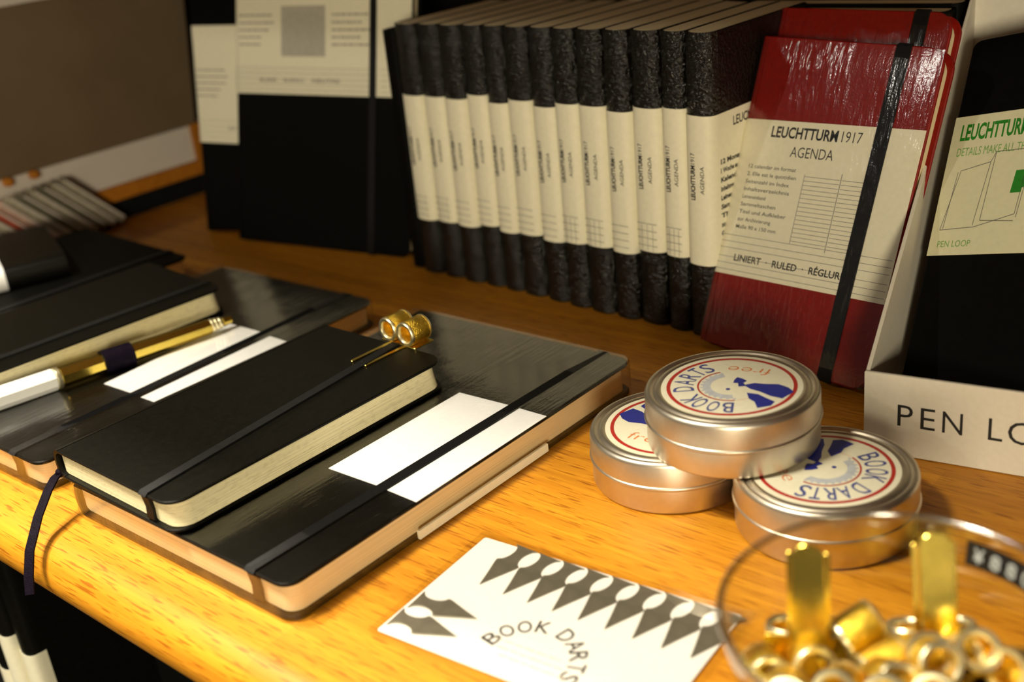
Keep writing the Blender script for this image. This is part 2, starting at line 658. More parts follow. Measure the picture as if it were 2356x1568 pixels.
def film_over(root, w, l, t, mat, seed, amp=0.35, rc=7.0):
    """shrink film stretched over the top and the sides of a lying book, as one crinkled sheet"""
    rnd = random.Random(seed)
    d = 1.0
    prof = [(d, 0.4), (d - 0.25, t * 0.35), (d - 0.2, t * 0.7), (d, t - 0.3), (0.3, t + 0.95)]
    out0 = rrect(-w, 0, 0, l, (rc, rc, 3, 3), 5)
    # denser outline
    out = []
    for i in range(len(out0)):
        a, b = Vector(out0[i]), Vector(out0[(i + 1) % len(out0)])
        k = max(1, int((b - a).length / 4))
        out += [tuple(a.lerp(b, j / k)) for j in range(k)]
    n = len(out)
    vs = []
    for q, (off, z) in enumerate(prof):
        o = inset(out, -off)
        for x, y in o:
            j = amp if q < 4 else 0.12
            vs.append((x + rnd.uniform(0, j), y + rnd.uniform(-j, j * 0.3), z + rnd.uniform(-0.2, 0.2) * (q < 4)))
    fs = [(k * n + i, k * n + (i + 1) % n, (k + 1) * n + (i + 1) % n, (k + 1) * n + i) for k in range(len(prof) - 1) for i in range(n)]
    fs.append(tuple((len(prof) - 1) * n + i for i in range(n)))
    m = MB().add(vs, fs)
    return obj('shrink_film', m, mat, root, 22)


def sticker(root, quad, z, name='paper_label', mat=None, th=0.25):
    b = MB()
    b.prism(quad, z, z + th, 0.0)
    return obj(name, b, mat or M['sticker'], root)


# --- A: large wrapped notebook at the front
TA = 16.8
A = notebook('notebook', 'large film-wrapped black notebook with white label, lying under the pocket notebook with the clip', 'notebook',
             place(0, 0, 0.2), 145, 212, TA - 0.6, M['leather'], M['page_tan'], elastic=-20.5, elastic_far=-17.0, ct=1.9)
sticker(A, [(-51.6, 65.2), (-22.4, 65.9), (-21.8, 146.2), (-50.6, 145)], TA - 0.55)
sticker(A, [(-16.6, 65.5), (0.2, 65.0), (0.2, 146), (-15.4, 146)], TA - 0.55)
obj('label_flap', MB().prism([(0.1, 63), (1.5, 63), (1.5, 143.5), (0.1, 143.5)], 0.6, 4.6, 0.2), M['cream'], A)
film_over(A, 145, 212, TA - 0.6, M['film_top'], 3, 0.5)

# --- B: pocket notebook on A
zB = TA + 1.0
B = notebook('notebook', 'black pocket notebook with squared pages and hanging purple ribbon, carrying the gold clip', 'notebook',
             place(-61.1, -2.9, zB, -0.016), 90, 150, 14.0, M['leather'], M['page_cream'], elastic=-18.0, elastic_far=-33.0, ct=1.5, fan=1.9, rc=9, ew=5.0)
rb = MB()
rib = [(-150, 6, 19.5), (-151.5, 0.5, 19.2), (-150, -4, 18.6), (-147, -9.5, 16.2), (-141, -19, 10.5), (-134.5, -29, 1.5), (-130.5, -34, -7), (-128, -36.5, -13)]
Binv = place(-61.1, -2.9, zB, -0.016).inverted()
rb.sweep([tuple(Binv @ Vector(p)) for p in rib], 4.2, 0.8, [Vector((0.8, 0.55, 0.1))] * len(rib))
obj('bookmark_ribbon', rb, M['purple'], B, 60)
kn = MB().lathe([(0.01, -2.1), (1.5, -1.6), (2.3, -0.4), (2.2, 0.8), (1.2, 1.9), (0.01, 2.2)], 12, Binv @ Matrix.Translation((-150.8, -0.4, 19.4)) @ Matrix.Rotation(1.1, 4, 'X'))
kno = obj('ribbon_knot', kn, M['purple'], B, 60)

# --- C: wrapped notebook left of A
TC = 15.3
Cb = notebook('notebook', 'large film-wrapped black notebook with white label, lying under the gold pen', 'notebook',
              place(-176, 1.6, 0.2, 0.021), 145, 212, TC - 0.6, M['leather'], M['page_tan'], elastic=-22.5, ct=1.9)
Ci = place(-176, 1.6, 0.2, 0.021).inverted()
cq = lambda pts: [tuple((Ci @ Vector((x, y, 0)))[:2]) for x, y in pts]
sticker(Cb, cq([(-227.6, 66.4), (-202.3, 67.3), (-204.4, 150.6), (-232.2, 150.2)]), TC - 0.55)
sticker(Cb, cq([(-194.3, 66.8), (-183, 67), (-180.6, 148.6), (-195.3, 149)]), TC - 0.55)
film_over(Cb, 145, 212, TC - 0.6, M['film_top'], 5, 0.5)

# --- D: pocket notebook on C with pen loop
zD = TC + 1.0
mD = place(-263.5 + 2.9, 11.5, zD, -0.085)
D = notebook('notebook', 'black pocket notebook whose loop holds the gold pen along its cream pages', 'notebook',
             mD, 90, 150, 14.6, M['leather'], M['page_cream'], elastic=-16.0, ct=1.5, fan=2.6, rc=8, ew=5.0)

# --- E: large notebook further left
E_ = notebook('notebook', 'large unwrapped black notebook lying flat under the small white-banded notebook', 'notebook',
              place(-367, -1, 0.2, -0.045), 145, 212, 17.0, M['leather_dull'], M['page_tan'], elastic=-23, ct=1.9)
# --- banded pocket notebook on E
mK = frame((-420.0, 152.0, 17.9), (math.cos(-1.1), 0, 0), (0, 1, 0))
K = notebook('notebook', 'small black notebook with white paper band, lying on the large unwrapped notebook', 'notebook',
             Matrix.Translation((-400.5, 149.0, 17.9)) @ Matrix.Rotation(PI - 0.36, 4, 'Z') @ Matrix.Translation((92.0, 0, 0)), 92, 150, 14.5,
             M['leather'], M['page_dim'], elastic=None, rc=6, rx=6.0)
obj('paper_band', wrap(92, 14.5, 6.0, 38.5, 76, 0.15, 0.3), M['sticker'], K)


# --- row of upright agendas
ROW_YAW = -0.0536
row_ex = Vector((math.cos(ROW_YAW), math.sin(ROW_YAW), 0))
row_ey = Vector((-math.sin(ROW_YAW), math.cos(ROW_YAW), 0))
H, Wd = 155.5, 90.0
left = [-207.6, -189.1, -170.6, -152.9, -136.4, -120.4, -101.5, -84.6, -67.9, -49.7, -33.1, -14.4, 0.6]
btop = [114.5, 114.7, 114.6, 117.6, 114.1, 116.7, 114.4, 117.3, 117.4, 115.6, 118.4, 119.4, 117.2]
bbot = [36.5, 37.3, 37.2, 39.7, 37.7, 38.9, 37.7, 39.5, 40.2, 39.3, 42.5, 42.5, 40.8]
ORD = ['closest to the red agendas', 'second from the red agendas', 'third from the red agendas', 'fourth from the red agendas', 'fifth from the red agendas',
       'sixth from the red agendas', 'seventh, in the middle of the row', 'sixth from the plain book at the far end', 'fifth from the plain book at the far end',
       'fourth from the plain book at the far end', 'third from the plain book at the far end', 'second from the plain book at the far end',
       'next to the plain unbanded book']
p_row = Vector((-13.7, 279.5, 0))
_shared = {}
for i in range(13):
    nxt = left[i + 1] if i < 12 else left[i] + 16.6
    tk = min(nxt - left[i] - 0.7, 17.2)
    lean = 0.026
    rnd = random.Random(100 + i)
    o = p_row + row_ex * (left[i] - 1.2 + 4.0) + row_ey * (rnd.uniform(0, 1.6) + (0 if i < 12 else -0.5))
    up = (Z + row_ex * lean).normalized()
    # local x -> into the row, local y -> up, local z -> along the row
    side = row_ey
    m = frame(o - up * 0 + Vector((0, 0, 0.3)), side, up)
    m = m @ Matrix.Translation((Wd, 0, 0))
    # foot of the tilted book must not dip below the table
    m.translation = m.translation + Vector((-2.6, 0, 0.25))
    bk = notebook('agenda', 'upright black film-wrapped agenda with cream band, ' + ORD[12 - i], 'book', m, Wd, H, tk, M['wrapped_black'], M['page_dim'],
                  group='upright row of banded agendas', elastic=None, rc=5, rx=6.5, ct=1.1, pin=0.4)
    y0, y1 = bbot[i] - 1.0, btop[i] - 1.0
    bd = obj('paper_band', wrap(Wd, tk, 6.5, y0, y1, 0.12, 0.25), M['cream'], bk)
    # spine print: plane x = -Wd - 0.5, reading upward, letter tops towards -z
    mb = MB()
    xs = -Wd - 0.42
    ym = (y0 + y1) / 2 + 9.5
    write(mb, 'LEUCHTTURM', (xs, ym - 13.5, tk * 0.42), (0, 1, 0), (0, 0, -1), 2.5, 17.5, 'L', 0.035)
    write(mb, '1917', (xs, ym + 4.7, tk * 0.42), (0, 1, 0), (0, 0, -1), 2.5, 5.6, 'L', 0.0)
    write(mb, 'AGENDA', (xs, ym - 10.0, tk * 0.76), (0, 1, 0), (0, 0, -1), 2.4, 14.0, 'L', 0.0)
    # ruled grid at the foot of the band
    gl = MB()
    for k in range(4):
        yy = y0 + 3.4 + k * 4.0
        gl.add([(xs, yy, 2.4), (xs, yy + 0.3, 2.4), (xs, yy + 0.3, tk - 2.4), (xs, yy, tk - 2.4)], [(0, 1, 2, 3)])
    if i in (0, 1, 7, 8, 10, 11):
        for k in range(3):
            zz = tk * (0.3 + 0.2 * k)
            gl.add([(xs, y0 + 0.5, zz), (xs, y0 + 15, zz), (xs, y0 + 15, zz + 0.25), (xs, y0 + 0.5, zz + 0.25)], [(0, 1, 2, 3)])
    obj('lettering', mb, M['ink'], bd, None)
    if i < 12:
        obj('ruled_grid', gl, M['grey_ink'], bd, None)
    else:
        # print on the front of the last band (local z = tk side)
        zf = tk + 0.42
        fb = MB()
        write(fb, 'LEUCHTTURM1917', (-71, y1 - 8.0, zf), (1, 0, 0), (0, 1, 0), 4.6, 45, 'L', 0.02)
        for k, s in enumerate(['12 Monate', '1 Woche auf 2 Seiten', 'Kalendarium', 'Inhaltsverzeichnis', 'Leineneinband', 'Sammeltasche', 'Titel- und', 'zur Archivierung', 'Gummiband']):
            write(fb, s, (-82, y1 - 25 - k * 4.6, zf), (1, 0, 0), (0, 1, 0), 2.5, 20 + (k * 7) % 9, 'L', 0.04)
        obj('front_lettering', fb, M['ink'], bd, None)

mP = frame(p_row + row_ex * (-207.6 - 12.6) + row_ey * 3 + Vector((0, 0, 0.3)), row_ey, (Z + row_ex * 0.02).normalized()) @ Matrix.Translation((84, 0, 0))
notebook('agenda', 'plain black notebook without a band at the far end of the upright row', 'book', mP, 84, 151, 11.0, M['leather_dull'], M['page_dim'],
         elastic=None, rc=5, rx=4)


# --- leaning notebooks G and F behind, and what stands above
def lean_frame(x0, y0, z0, yaw, lean, roll, w):
    ex = Vector((math.cos(yaw), math.sin(yaw), 0))
    back = Vector((-math.sin(yaw), math.cos(yaw), 0))
    up = math.cos(lean) * Z + math.sin(lean) * back
    e = math.cos(roll) * ex + math.sin(roll) * up
    u = -math.sin(roll) * ex + math.cos(roll) * up
    return frame(Vector((x0, y0, z0)) + e * w, e, u)


TG = 10.0
mG = lean_frame(-397.1, 277.2, 2.7, 0.179, 0.251, -0.016, 153.6) @ Matrix.Translation((0, 0, -TG))
Gk = notebook('notebook', 'large black notebook with wide white printed band, leaning beside the agenda row', 'notebook',
              mG, 153.6, 215, TG, M['leather_dull'], M['page_dim'], elastic=-31.0, rc=6, ct=1.7)
Gz = TG + 0.36
gb = obj('paper_band', wrap(153.6, TG, 5.0, 104.2, 176, 0.12, 0.2), M['cream'], Gk)
lx = lambda a: a - 153.6
gm, gp = MB(), MB()
rnd = random.Random(5)
for k, y in enumerate([156.5, 151.5, 146.6, 141.8, 137.0]):
    blurred_line(gm, lx(5), y, [30, 32, 28, 21, 20][k], 1.1, Gz, rnd)
    blurred_line(gm, lx(88), y, [32, 25, 34, 24, 34][k], 1.1, Gz, rnd)
bar(gp, lx(43.6), lx(82.4), 129.6, 163, Gz - 0.03)
for k in range(12):
    bar(gm, lx(44), lx(82), 131.5 + k * 2.4, 131.6 + k * 2.4, Gz + 0.02)
for k in range(5):
    y = 107 + k * 3.7
    bar(gm, lx(1), lx(122), y, y + 0.25, Gz)
    bar(gm, lx(129), lx(150), y, y + 0.25, Gz)
for k in range(34):
    bar(gm, lx(2 + k * 3.6), lx(2.2 + k * 3.6), 105, 122, Gz)
for s, a, b in (('BLANK', 24, 16), ('BLANCO', 46, 18), ('NEUTRE', 71, 24)):
    write(gm, s, (lx(a), 112.6, Gz + 0.03), X, Y, 2.3, b, 'L', 0.03)
obj('ruled_box', gp, M['pale_ink'], gb, None)
obj('lettering', gm, M['grey_ink'], gb, None)

TF = 12.0
mF = lean_frame(-397.1, 277.2, 2.7, 0.179, 0.251, -0.016, 153.6)
mF = mF @ Matrix.Translation((-153.6 - 42.5, 1.5, -TG - 0.8)) @ Matrix.Rotation(0.083, 4, 'Z') @ Matrix.Translation((145, 0, -TF))
Fk = notebook('notebook', 'film-wrapped black notebook with white band, leaning half hidden behind the larger banded one', 'notebook',
              mF, 145, 212, TF, M['leather_dull'], M['page_dim'], elastic=None, rc=6)
fb = obj('paper_band', shear(wrap(145, TF, 5.0, 66.2, 150.2, 0.12, 0.2), -0.075, -145), M['cream'], Fk)
fm = MB()
for k in range(5):
    blurred_line(fm, -143 + 1.5, 118 - k * 4.6, [30, 32, 29, 24, 20][k], 1.0, TF + 0.36, rnd)
for k in range(4):
    bar(fm, -144, -95, 70 + k * 4, 70.2 + k * 4, TF + 0.36)
write(fm, 'DOT', (-113, 76, TF + 0.38), X, Y, 2.3, 8, 'L', 0.03)
obj('lettering', shear(fm, -0.075, -145), M['grey_ink'], fb, None)

# --- red agendas
TR = 10.0
RY, RL, RR = -0.18, 0.370, -0.004
W_R, H_R = 100.3, 152.5
mR = lean_frame(-1.2, 269.2, 4.2, RY, RL, RR, W_R) @ Matrix.Translation((0, 0, -TR))
R1 = notebook('agenda', 'red film-wrapped agenda with cream title band, leaning in front of the other red one', 'book', mR, W_R, H_R, TR,
              M['red'], M['page_dim'], group='red agendas', elastic=-22.0, elastic_far=-20.5, rc=9, ew=7.2)
zr = TR + 0.36
KS, XS = 0.052, -W_R
rbm = obj('paper_band', shear(wrap(W_R, TR, 5.0, 35.3, 112.2, 0.12, 0.2), KS, XS), M['cream'], R1)
tx = MB()
write(tx, 'LEUCHTTURM', (-81.4, 104.3, zr), X, Y, 5.3, 37.6, 'L', 0.025)
write(tx, '1917', (-41.6, 104.3, zr), X, Y, 5.3, 10.6, 'L', -0.006)
write(tx, 'AGENDA', (-68.0, 95.5, zr), X, Y, 5.2, 24.0, 'L', -0.004)
for k, s in enumerate(['12 calendar im format', '2. Elle est le quotidien', 'Seitenzahl im Index', 'Inhaltsverzeichnis', 'Leineneinband', 'Sammeltaschen', 'Titel und Aufkleber', 'zur Archivierung', 'Maße 90 x 150 mm']):
    write(tx, s, (-90.6, 88.6 - k * 3.75, zr), X, Y, 1.9, [28, 29, 26, 27, 14, 21, 28, 20, 24][k], 'L', 0.004)
write(tx, 'LINIERT  ·  RULED  ·  RÉGLURE', (-87.6, 42.5, zr), X, Y, 3.4, 64, 'L', 0.02)
obj('lettering', shear(tx, KS, XS), M['ink'], rbm, None)
tg = MB()
for k in range(16):
    bar(tg, -57, -37.5, 56.2 + k * 2.05, 56.45 + k * 2.05, zr)
    bar(tg, -36.5, -24.5, 56.2 + k * 2.05, 56.45 + k * 2.05, zr)
bar(tg, -37.2, -36.8, 53.5, 90, zr)
bar(tg, -57.3, -57, 55, 88, zr)
for k in range(6):
    bar(tg, -W_R + 2, -1.5, 37.5 + k * 3.2 + (1.2 if k > 2 else 0), 37.75 + k * 3.2 + (1.2 if k > 2 else 0), zr)
shear(tg, KS, XS)
obj('ruled_grid', tg, M['grey_ink'], rbm, None)


def film_front(root, w, l, t, mat, seed):
    rnd2 = random.Random(seed)
    nx, ny = 14, 20
    vs, fs = [], []
    for j in range(ny + 1):
        for i in range(nx + 1):
            x = -w + 1.5 + (w - 2.2) * i / nx
            y = 0.8 + (l - 1.6) * j / ny
            e = (i in (0, nx)) or (j in (0, ny))
            vs.append((x, y, t + (0.4 if e else 1.25 + rnd2.uniform(-0.1, 0.15))))
    for j in range(ny):
        for i in range(nx):
            a = j * (nx + 1) + i
            fs.append((a, a + 1, a + nx + 2, a + nx + 1))
    return obj('shrink_film', MB().add(vs, fs), mat, root, 60)


film_front(R1, W_R, H_R, TR, M['film_red'], 4)
mR2 = lean_frame(-0.8, 284.9, 4.2, RY, RL, 0.009, 95.5) @ Matrix.Translation((0, 0, -TR))
R2 = notebook('agenda', 'red film-wrapped agenda standing behind, only its crinkled top edge showing', 'book', mR2, 95.5, 163.3, TR, M['red'], M['page_dim'],
              group='red agendas', elastic=-15.5, rc=9, ew=7.2)
film_front(R2, 95.5, 163.3, TR, M['film_red_rear'], 9)

# dark agendas upright behind the red ones: their cream top edges show
for k in range(5):
    m = frame((-30.0, 362.0 + k * 17.0, 0.3), (-1, 0, 0), (0, 0, 1)) @ Matrix.Translation((0, 0, 0))
    notebook('agenda', ['dark agenda standing first behind the red agendas, cream top edge showing', 'second dark agenda behind the red agendas, cream top edge showing',
                        'third dark agenda behind the red agendas, at the top of the frame', 'fourth dark agenda behind the red agendas',
                        'rearmost dark agenda behind the red agendas'][k], 'book',
             Matrix.Translation((0, 0, 0)) @ m @ Matrix.Translation((0, 0, -7)), 118, 152 + (k % 2), 15.5, M['leather_dull'], M['page_dim'],
             group='dark agendas behind the red ones', elastic=None, rc=4, pin=0.4)
for k in range(4):
    xk = -232 + k * 58.0
    m = frame((xk + 54, 421.0 + 8 * (k % 2), 0.3), (1, 0, 0), (0, 0, 1))
    notebook('agenda', ['white-edged book standing behind the far end of the agenda row', 'second pale-edged book behind the agenda row', 'third pale-edged book behind the agenda row',
                        'pale-edged book behind the near end of the agenda row'][k], 'book', m, 54, 150 + 2 * (k % 2), 34, M['leather_dull'], M['page_dim'],
             group='pale-edged books behind the row', elastic=None, rc=2, pin=0.3)


# ------------------------------------------------------------------ display box with pen loops
BYAW = math.atan2(9.3, 60.8)
mBox = place(115.9, 210.2, 0.3, BYAW)
box = thing('display_box', 'pale card display box lettered PEN LOOP at the right end of the table', 'box', mBox)
bw, lip, dep, hb, th = 104.0, 36.0, 172.0, 156.0, 1.6
obj('front_lip', MB().box(0, bw, 0, th, 0, lip), M['box_card'], box)
for nm, x in (('side_panel', 0.0), ('side_panel', bw - th)):
    s = MB()
    o = [(0.3, 0), (dep, 0), (dep, hb), (dep - 5, hb), (0.3, lip)]
    s.prism([(p[0], p[1]) for p in o], 0, th, 0.2, Matrix.Translation((x, 1.7, 0)) @ frame((0, 0, 0), (0, 1, 0), (0, 0, 1)))
    obj(nm, s, M['box_card'], box)
obj('back_panel', MB().box(th, bw - th, dep, dep + th, 0, hb), M['box_card'], box)
obj('box_floor', MB().box(th, bw - th, th, dep, 0, th), M['box_card'], box)
bl = MB()
yl = -0.12
for ch, x0, wd in (('P', 13.4, 6.0), ('E', 22.4, 5.6), ('N', 30.8, 7.6), ('L', 47.9, 5.2), ('O', 55.0, 10.2), ('O', 67.0, 10.2), ('P', 79.6, 6.0)):
    write(bl, ch, (x0, yl, 13.8), (1, 0, 0), (0, 0, 1), 10.2, wd, 'L', -0.004)
obj('lettering', bl, M['ink'], box, None)
for k in range(2):
    ps, pl, pr = -0.35, 0.617, 0.282
    if k:
        ps, pl, pr = -0.05, 0.70, 0.03
    base = Vector((117.8, 236.1, 13.0)) if k == 0 else Vector((119.2 + k * 0.3, 243.0 + 9 * k, 10.0))
    wd = 70 if k == 0 else 88
    mm = lean_frame(base.x, base.y, base.z, ps, pl, pr, wd) @ Matrix.Translation((0, 0, -5.0))
    pk = thing('pen_loop_pack', ['black pen loop pack with ivory printed header, tilted in front in the display box', 'black pen loop pack right behind the printed one in the box',
                                 'third black pen loop pack in the display box', 'rearmost black pen loop pack in the display box'][k], 'pack', mm, 'pen loop packs in the box')
    hh = 166.0 if k == 0 else 160.0
    obj('backing_card', MB().prism(rrect(-wd, 0, 0, hh, 4), 0, 3.6, 0.3), M['leather_dull'], pk)
    if k == 0:
        h0, h1 = 64.4, 128.9
        hd = obj('header_card', MB().prism([(-wd - 0.3, h0), (0.3, h0), (0.3, h1), (-wd - 0.3, h1)], 3.62, 4.3, 0.15), M['ivory'], pk)
        zz = 4.36
        g1, g2, g3 = MB(), MB(), MB()
        write(g1, 'LEUCHTTURM1917', (-wd + 4.0, h1 - 11.5, zz), X, Y, 7.5, 42, 'L', 0.03)
        write(g2, 'DETAILS MAKE ALL THE DIFFERENCE', (-wd + 4.0, h1 - 19, zz), X, Y, 4.0, 52, 'L', 0.0)
        g4 = write(MB(), 'PEN LOOP', (-wd + 4.0, h0 + 3.6, zz), X, Y, 3.0, 15.5, 'L', 0.0)
        obj('foot_lettering', g4, M['green_pale'], hd, None)
        pts = [(2.5, 11.5), (7.5, 38.5), (23, 41.5), (25.0, 46), (43, 46), (41, 17), (21, 12.2)]

        def stroke(a, b, wdt=0.35):
            a, b = Vector(a), Vector(b)
            n = (b - a).normalized()
            n = Vector((-n.y, n.x)) * wdt / 2
            q = [a - n, b - n, b + n, a + n]
            g3.add([(-wd + p.x * 0.86 + 1.5, h0 + p.y, zz) for p in q], [(0, 1, 2, 3)])
        for a, b in zip(pts, pts[1:] + pts[:1]):
            stroke(a, b)
        for a, b in (((23, 41.5), (20, 13)), ((25, 46), (23.5, 15)), ((23.5, 15), (41, 14)), ((43, 46), (44.5, 44)), ((44.5, 44), (42, 15.5)), ((6, 38), (4, 12))):
            stroke(a, b)
        gq = [(36.5, 26.5), (42, 26.5), (42.2, 28.5), (44.6, 29), (45, 33.5), (42.6, 34), (42.8, 36.5), (37.5, 36.5)]
        g1.flat([(-wd + p[0] * 0.86 + 1.5, h0 + p[1]) for p in gq], zz)
        obj('lettering', g1, M['green_ink'], hd, None)
        obj('small_lettering', g2, M['green_pale'], hd, None)
        obj('notebook_drawing', g3, M['grey_ink'], hd, None)


# ------------------------------------------------------------------ tins
def tin(label, x, y, z, rot):
    """rot: world angle (radians) the middle of the arc lettering points to"""
    t = thing('label_tin', label, 'tin', place(x, y, z, rot), 'stacked round tins')
    R = 33.6
    obj('base', MB().lathe([(R - 1.6, 0), (R - 0.6, 0.5), (R - 0.2, 1.4), (R - 0.3, 10.4), (R - 0.9, 11.0)], 96), M['tin'], t, 40)
    lid = [(R - 1.0, 11.05), (R + 0.45, 11.15), (R + 0.6, 11.6), (R + 0.4, 12.1), (R, 12.4), (R - 0.1, 20.8), (R - 0.5, 22.0), (R - 1.4, 22.7), (R - 2.4, 22.7), (R - 3.0, 22.2),
           (R - 3.5, 21.8), (R - 4.2, 22.3), (R - 5.0, 22.6), (R - 6.0, 22.6), (R - 6.8, 22.0), (0.01, 22.0)]
    obj('lid', MB().lathe(lid, 96), M['tin'], t, 50)
    lb = obj('paper_label', MB().lathe([(27.0, 22.05), (27.0, 22.3), (0.01, 22.3)], 72), M['cream'], t)
    zt = 22.36

    def ring(mb, r0, r1, a0=0.0, a1=2 * PI, zz=zt, n=60):
        vs = []
        for k in range(n + 1):
            a = a0 + (a1 - a0) * k / n
            vs += [(r0 * math.cos(a), r0 * math.sin(a), zz), (r1 * math.cos(a), r1 * math.sin(a), zz)]
        mb.add(vs, [(2 * k, 2 * k + 1, 2 * k + 3, 2 * k + 2) for k in range(n)])
    r_ = MB()
    ring(r_, 23.4, 24.9)
    ring(r_, 12.4, 13.1, -1.45, 1.45)
    obj('red_ring', r_, M['red_ink'], lb, None)
    g = MB()
    ring(g, 8.0, 11.0, -1.5, 1.4)
    for k in range(14):
        a = -1.5 + 2.9 * k / 13
        ring(g, 11.0, 11.9, a, a + 0.1, zt, 2)
    obj('grey_gear', g, M['grey_paper'], lb, None)
    tl = MB()
    for ch, a in zip('BOOK DARTS', [1.28, 0.98, 0.66, 0.38, 0.2, -0.10, -0.42, -0.72, -0.98, -1.24]):
        if ch == ' ':
            continue
        c, s = math.cos(a), math.sin(a)
        up = Vector((c, s, 0))
        rt = Vector((s, -c, 0))
        wd = 4.2 if ch != 'T' else 3.8
        write(tl, ch, up * 14.4 + Z * zt, rt, up, 8.5, wd, 'C', 0.006)
    obj('lettering', tl, M['blue_letter'], lb, None)
    # blue figure: a standing head with two swept cloak shapes, opposite the start of the lettering
    bf = MB()

    def poly(pts):
        bf.flat(pts, zt + 0.02)
    img = lambda pts: [(-a_, -b_) for a_, b_ in pts]
    poly(img([(3.8, 6.6), (2.2, 4.6), (1.2, 2.2), (2.9, 1.4), (2.4, -1.6), (5.2, -1.8), (4.9, 1.0), (6.6, 2.4), (5.6, 4.6)]))
    poly(img([(4.6, -0.8), (6.2, -4.6), (9.2, -8.0), (12.0, -12.4), (15.6, -15.6), (21.2, -11.4), (20.2, -7.2), (17.4, -3.6), (12.4, -2.0), (9.0, -0.2)]))
    poly(img([(4.2, -7.6), (3.8, -12.6), (5.2, -15.6), (5.0, -20.8), (10.2, -20.2), (12.4, -17.4), (10.0, -13.6), (8.0, -9.8)]))
    poly(img([(0.9 * math.cos(k * PI / 4) - 1.9, 0.9 * math.sin(k * PI / 4) - 2.7) for k in range(8)]))
    obj('blue_figure', bf, M['blue_ink'], lb, None)
    og = MB()
    rt, up = Vector((0.88, -0.47, 0)), Vector((0.47, 0.88, 0))
    write(og, 'free', Vector((-18.5, -9.5, zt)), rt, up, 6.0, 17, 'L', -0.012, 0.12)
    ring(og, 12.6, 12.75, 1.5, 2.0)
    obj('orange_script', og, M['orange_ink'], lb, None)
    return t


AZ = 0.70
tin('silver tin with paper label stacked on top of the two other tins', 85.5, 158.4, 23.2, AZ + PI + 0.05)
tin('lower silver tin beside the wrapped notebook, its lettering hidden by the top tin', 57.9, 156.5, 0.2, AZ - 0.1)
tin('lower silver tin beside the clip bowl, its blue lettering showing', 126.1, 154.9, 0.2, AZ - 1.0)

# ------------------------------------------------------------------ card with metal darts
mC = place(27.9, 14.0, 0.2, 0.088)
card = thing('sample_card', 'white printed sample card in a clear sleeve, lying on the wood beside the bowl', 'card', mC)
obj('paper_card', MB().prism(rrect(0, 108, 0, 64, 1.0, 3), 0.2, 0.7, 0.1), M['sticker'], card)
cl = MB()
Cinv = mC.inverted()
LET = [('B', 64.2, 32.9, -0.05), ('O', 66.2, 38.4, 0), ('O', 70.1, 43.6, 0), ('K', 75.8, 46.6, 0), ('D', 86.3, 46.9, 0), ('A', 93.7, 45.0, 0), ('R', 97.1, 43.2, 0), ('T', 99.9, 38.6, 0), ('S', 101.2, 34.2, 0)]
ctr = Vector((82.5, 30.0, 0))
angs = [172, 152, 131, 109, 78, 57, 38, 19, 2]
for (ch, lx_, ly_, _), ag in zip(LET, angs):
    a = math.radians(ag)
    up = Vector((math.cos(a), math.sin(a), 0))
    rt = Vector((math.sin(a), -math.cos(a), 0))
    p = ctr + up * 14.2
    p = Cinv @ p
    q = Cinv.to_3x3()
    write(cl, ch, (p.x, p.y, 0.76), q @ rt, q @ up, 6.6, 5.0 if ch not in 'TS' else 4.2, 'C', 0.004)
obj('lettering', cl, M['ink'], card, None)
pf = MB()
rnd = random.Random(3)
for k in range(3):
    blurred_line(pf, 40 + k * 3, 15.5 - k * 3.4, 26, 0.8, 0.76, rnd)
obj('faint_print', pf, simple('faint_tan_ink', (0.80, 0.74, 0.62, 1), 0.7, vary=0.05), card, None)
slv = MB().prism(rrect(-2.2, 112.5, -2.8, 66.4, 1.5, 3), 1.55, 1.68, 0.0)
obj('clear_sleeve', slv, M['sleeve'], card)


def dart_outline():
    """steel page dart: pointed blade, waist, spread tail; tip at the origin pointing to -y"""
    half = [(0, 0), (2.2, 6.5), (5.0, 14.2)]
    for k in range(11):
        y = 15.7 + 11.2 * k / 10
        half.append((5.25 - 2.85 * max(0.0, 1 - ((y - 21.3) / 5.6) ** 2) ** 0.62, y))
    return [(x, y) for x, y in half] + [(-x, y) for x, y in reversed(half[1:])]


dart_me = MB().prism(dart_outline(), 0, 0.42, 0.12).data('book_dart', M['gunmetal'], 30)
TIPS = [(41.4, 53.0), (52.6, 53.0), (63.2, 53.7), (73.7, 54.5), (84.3, 55.4), (95.0, 56.3), (105.7, 57.2), (116.4, 58.2), (127.0, 59.2)]
NUM = ['first', 'second', 'third', 'fourth', 'fifth', 'sixth', 'seventh', 'eighth', 'last']
for k, (x, y) in enumerate(TIPS):
    o = obj('book_dart', dart_me, None)
    o.matrix_world = scaled(place(x, y, 0.98, -0.012))
    tag(o, 'dark steel page dart on the far edge of the card, %s from the large notebook' % NUM[k] if k < 8 else 'dark steel page dart on the far edge of the card, under the bowl rim', 'page marker', 'steel darts on the card')
for k, (x, y) in enumerate([(54.4, 37.3), (55.0, 26.2)]):
    o = obj('book_dart', dart_me, None)
    o.matrix_world = scaled(place(x, y, 0.98, 0.088 + PI / 2 + 0.04))
    tag(o, ['dark steel page dart on the short card edge, nearer the tins', 'dark steel page dart on the short card edge, nearer the table edge'][k], 'page marker', 'steel darts on the card')


# ------------------------------------------------------------------ gold clips
def lath_y(prof, x, z, n=28):
    """profile (r, y) turned about an axis along y through (x, z)"""
    m = Matrix(((1, 0, 0, x), (0, 0, 1, 0), (0, -1, 0, z), (0, 0, 0, 1)))
    return MB().lathe(prof, n, m, closed=True)


clip_parts = {}


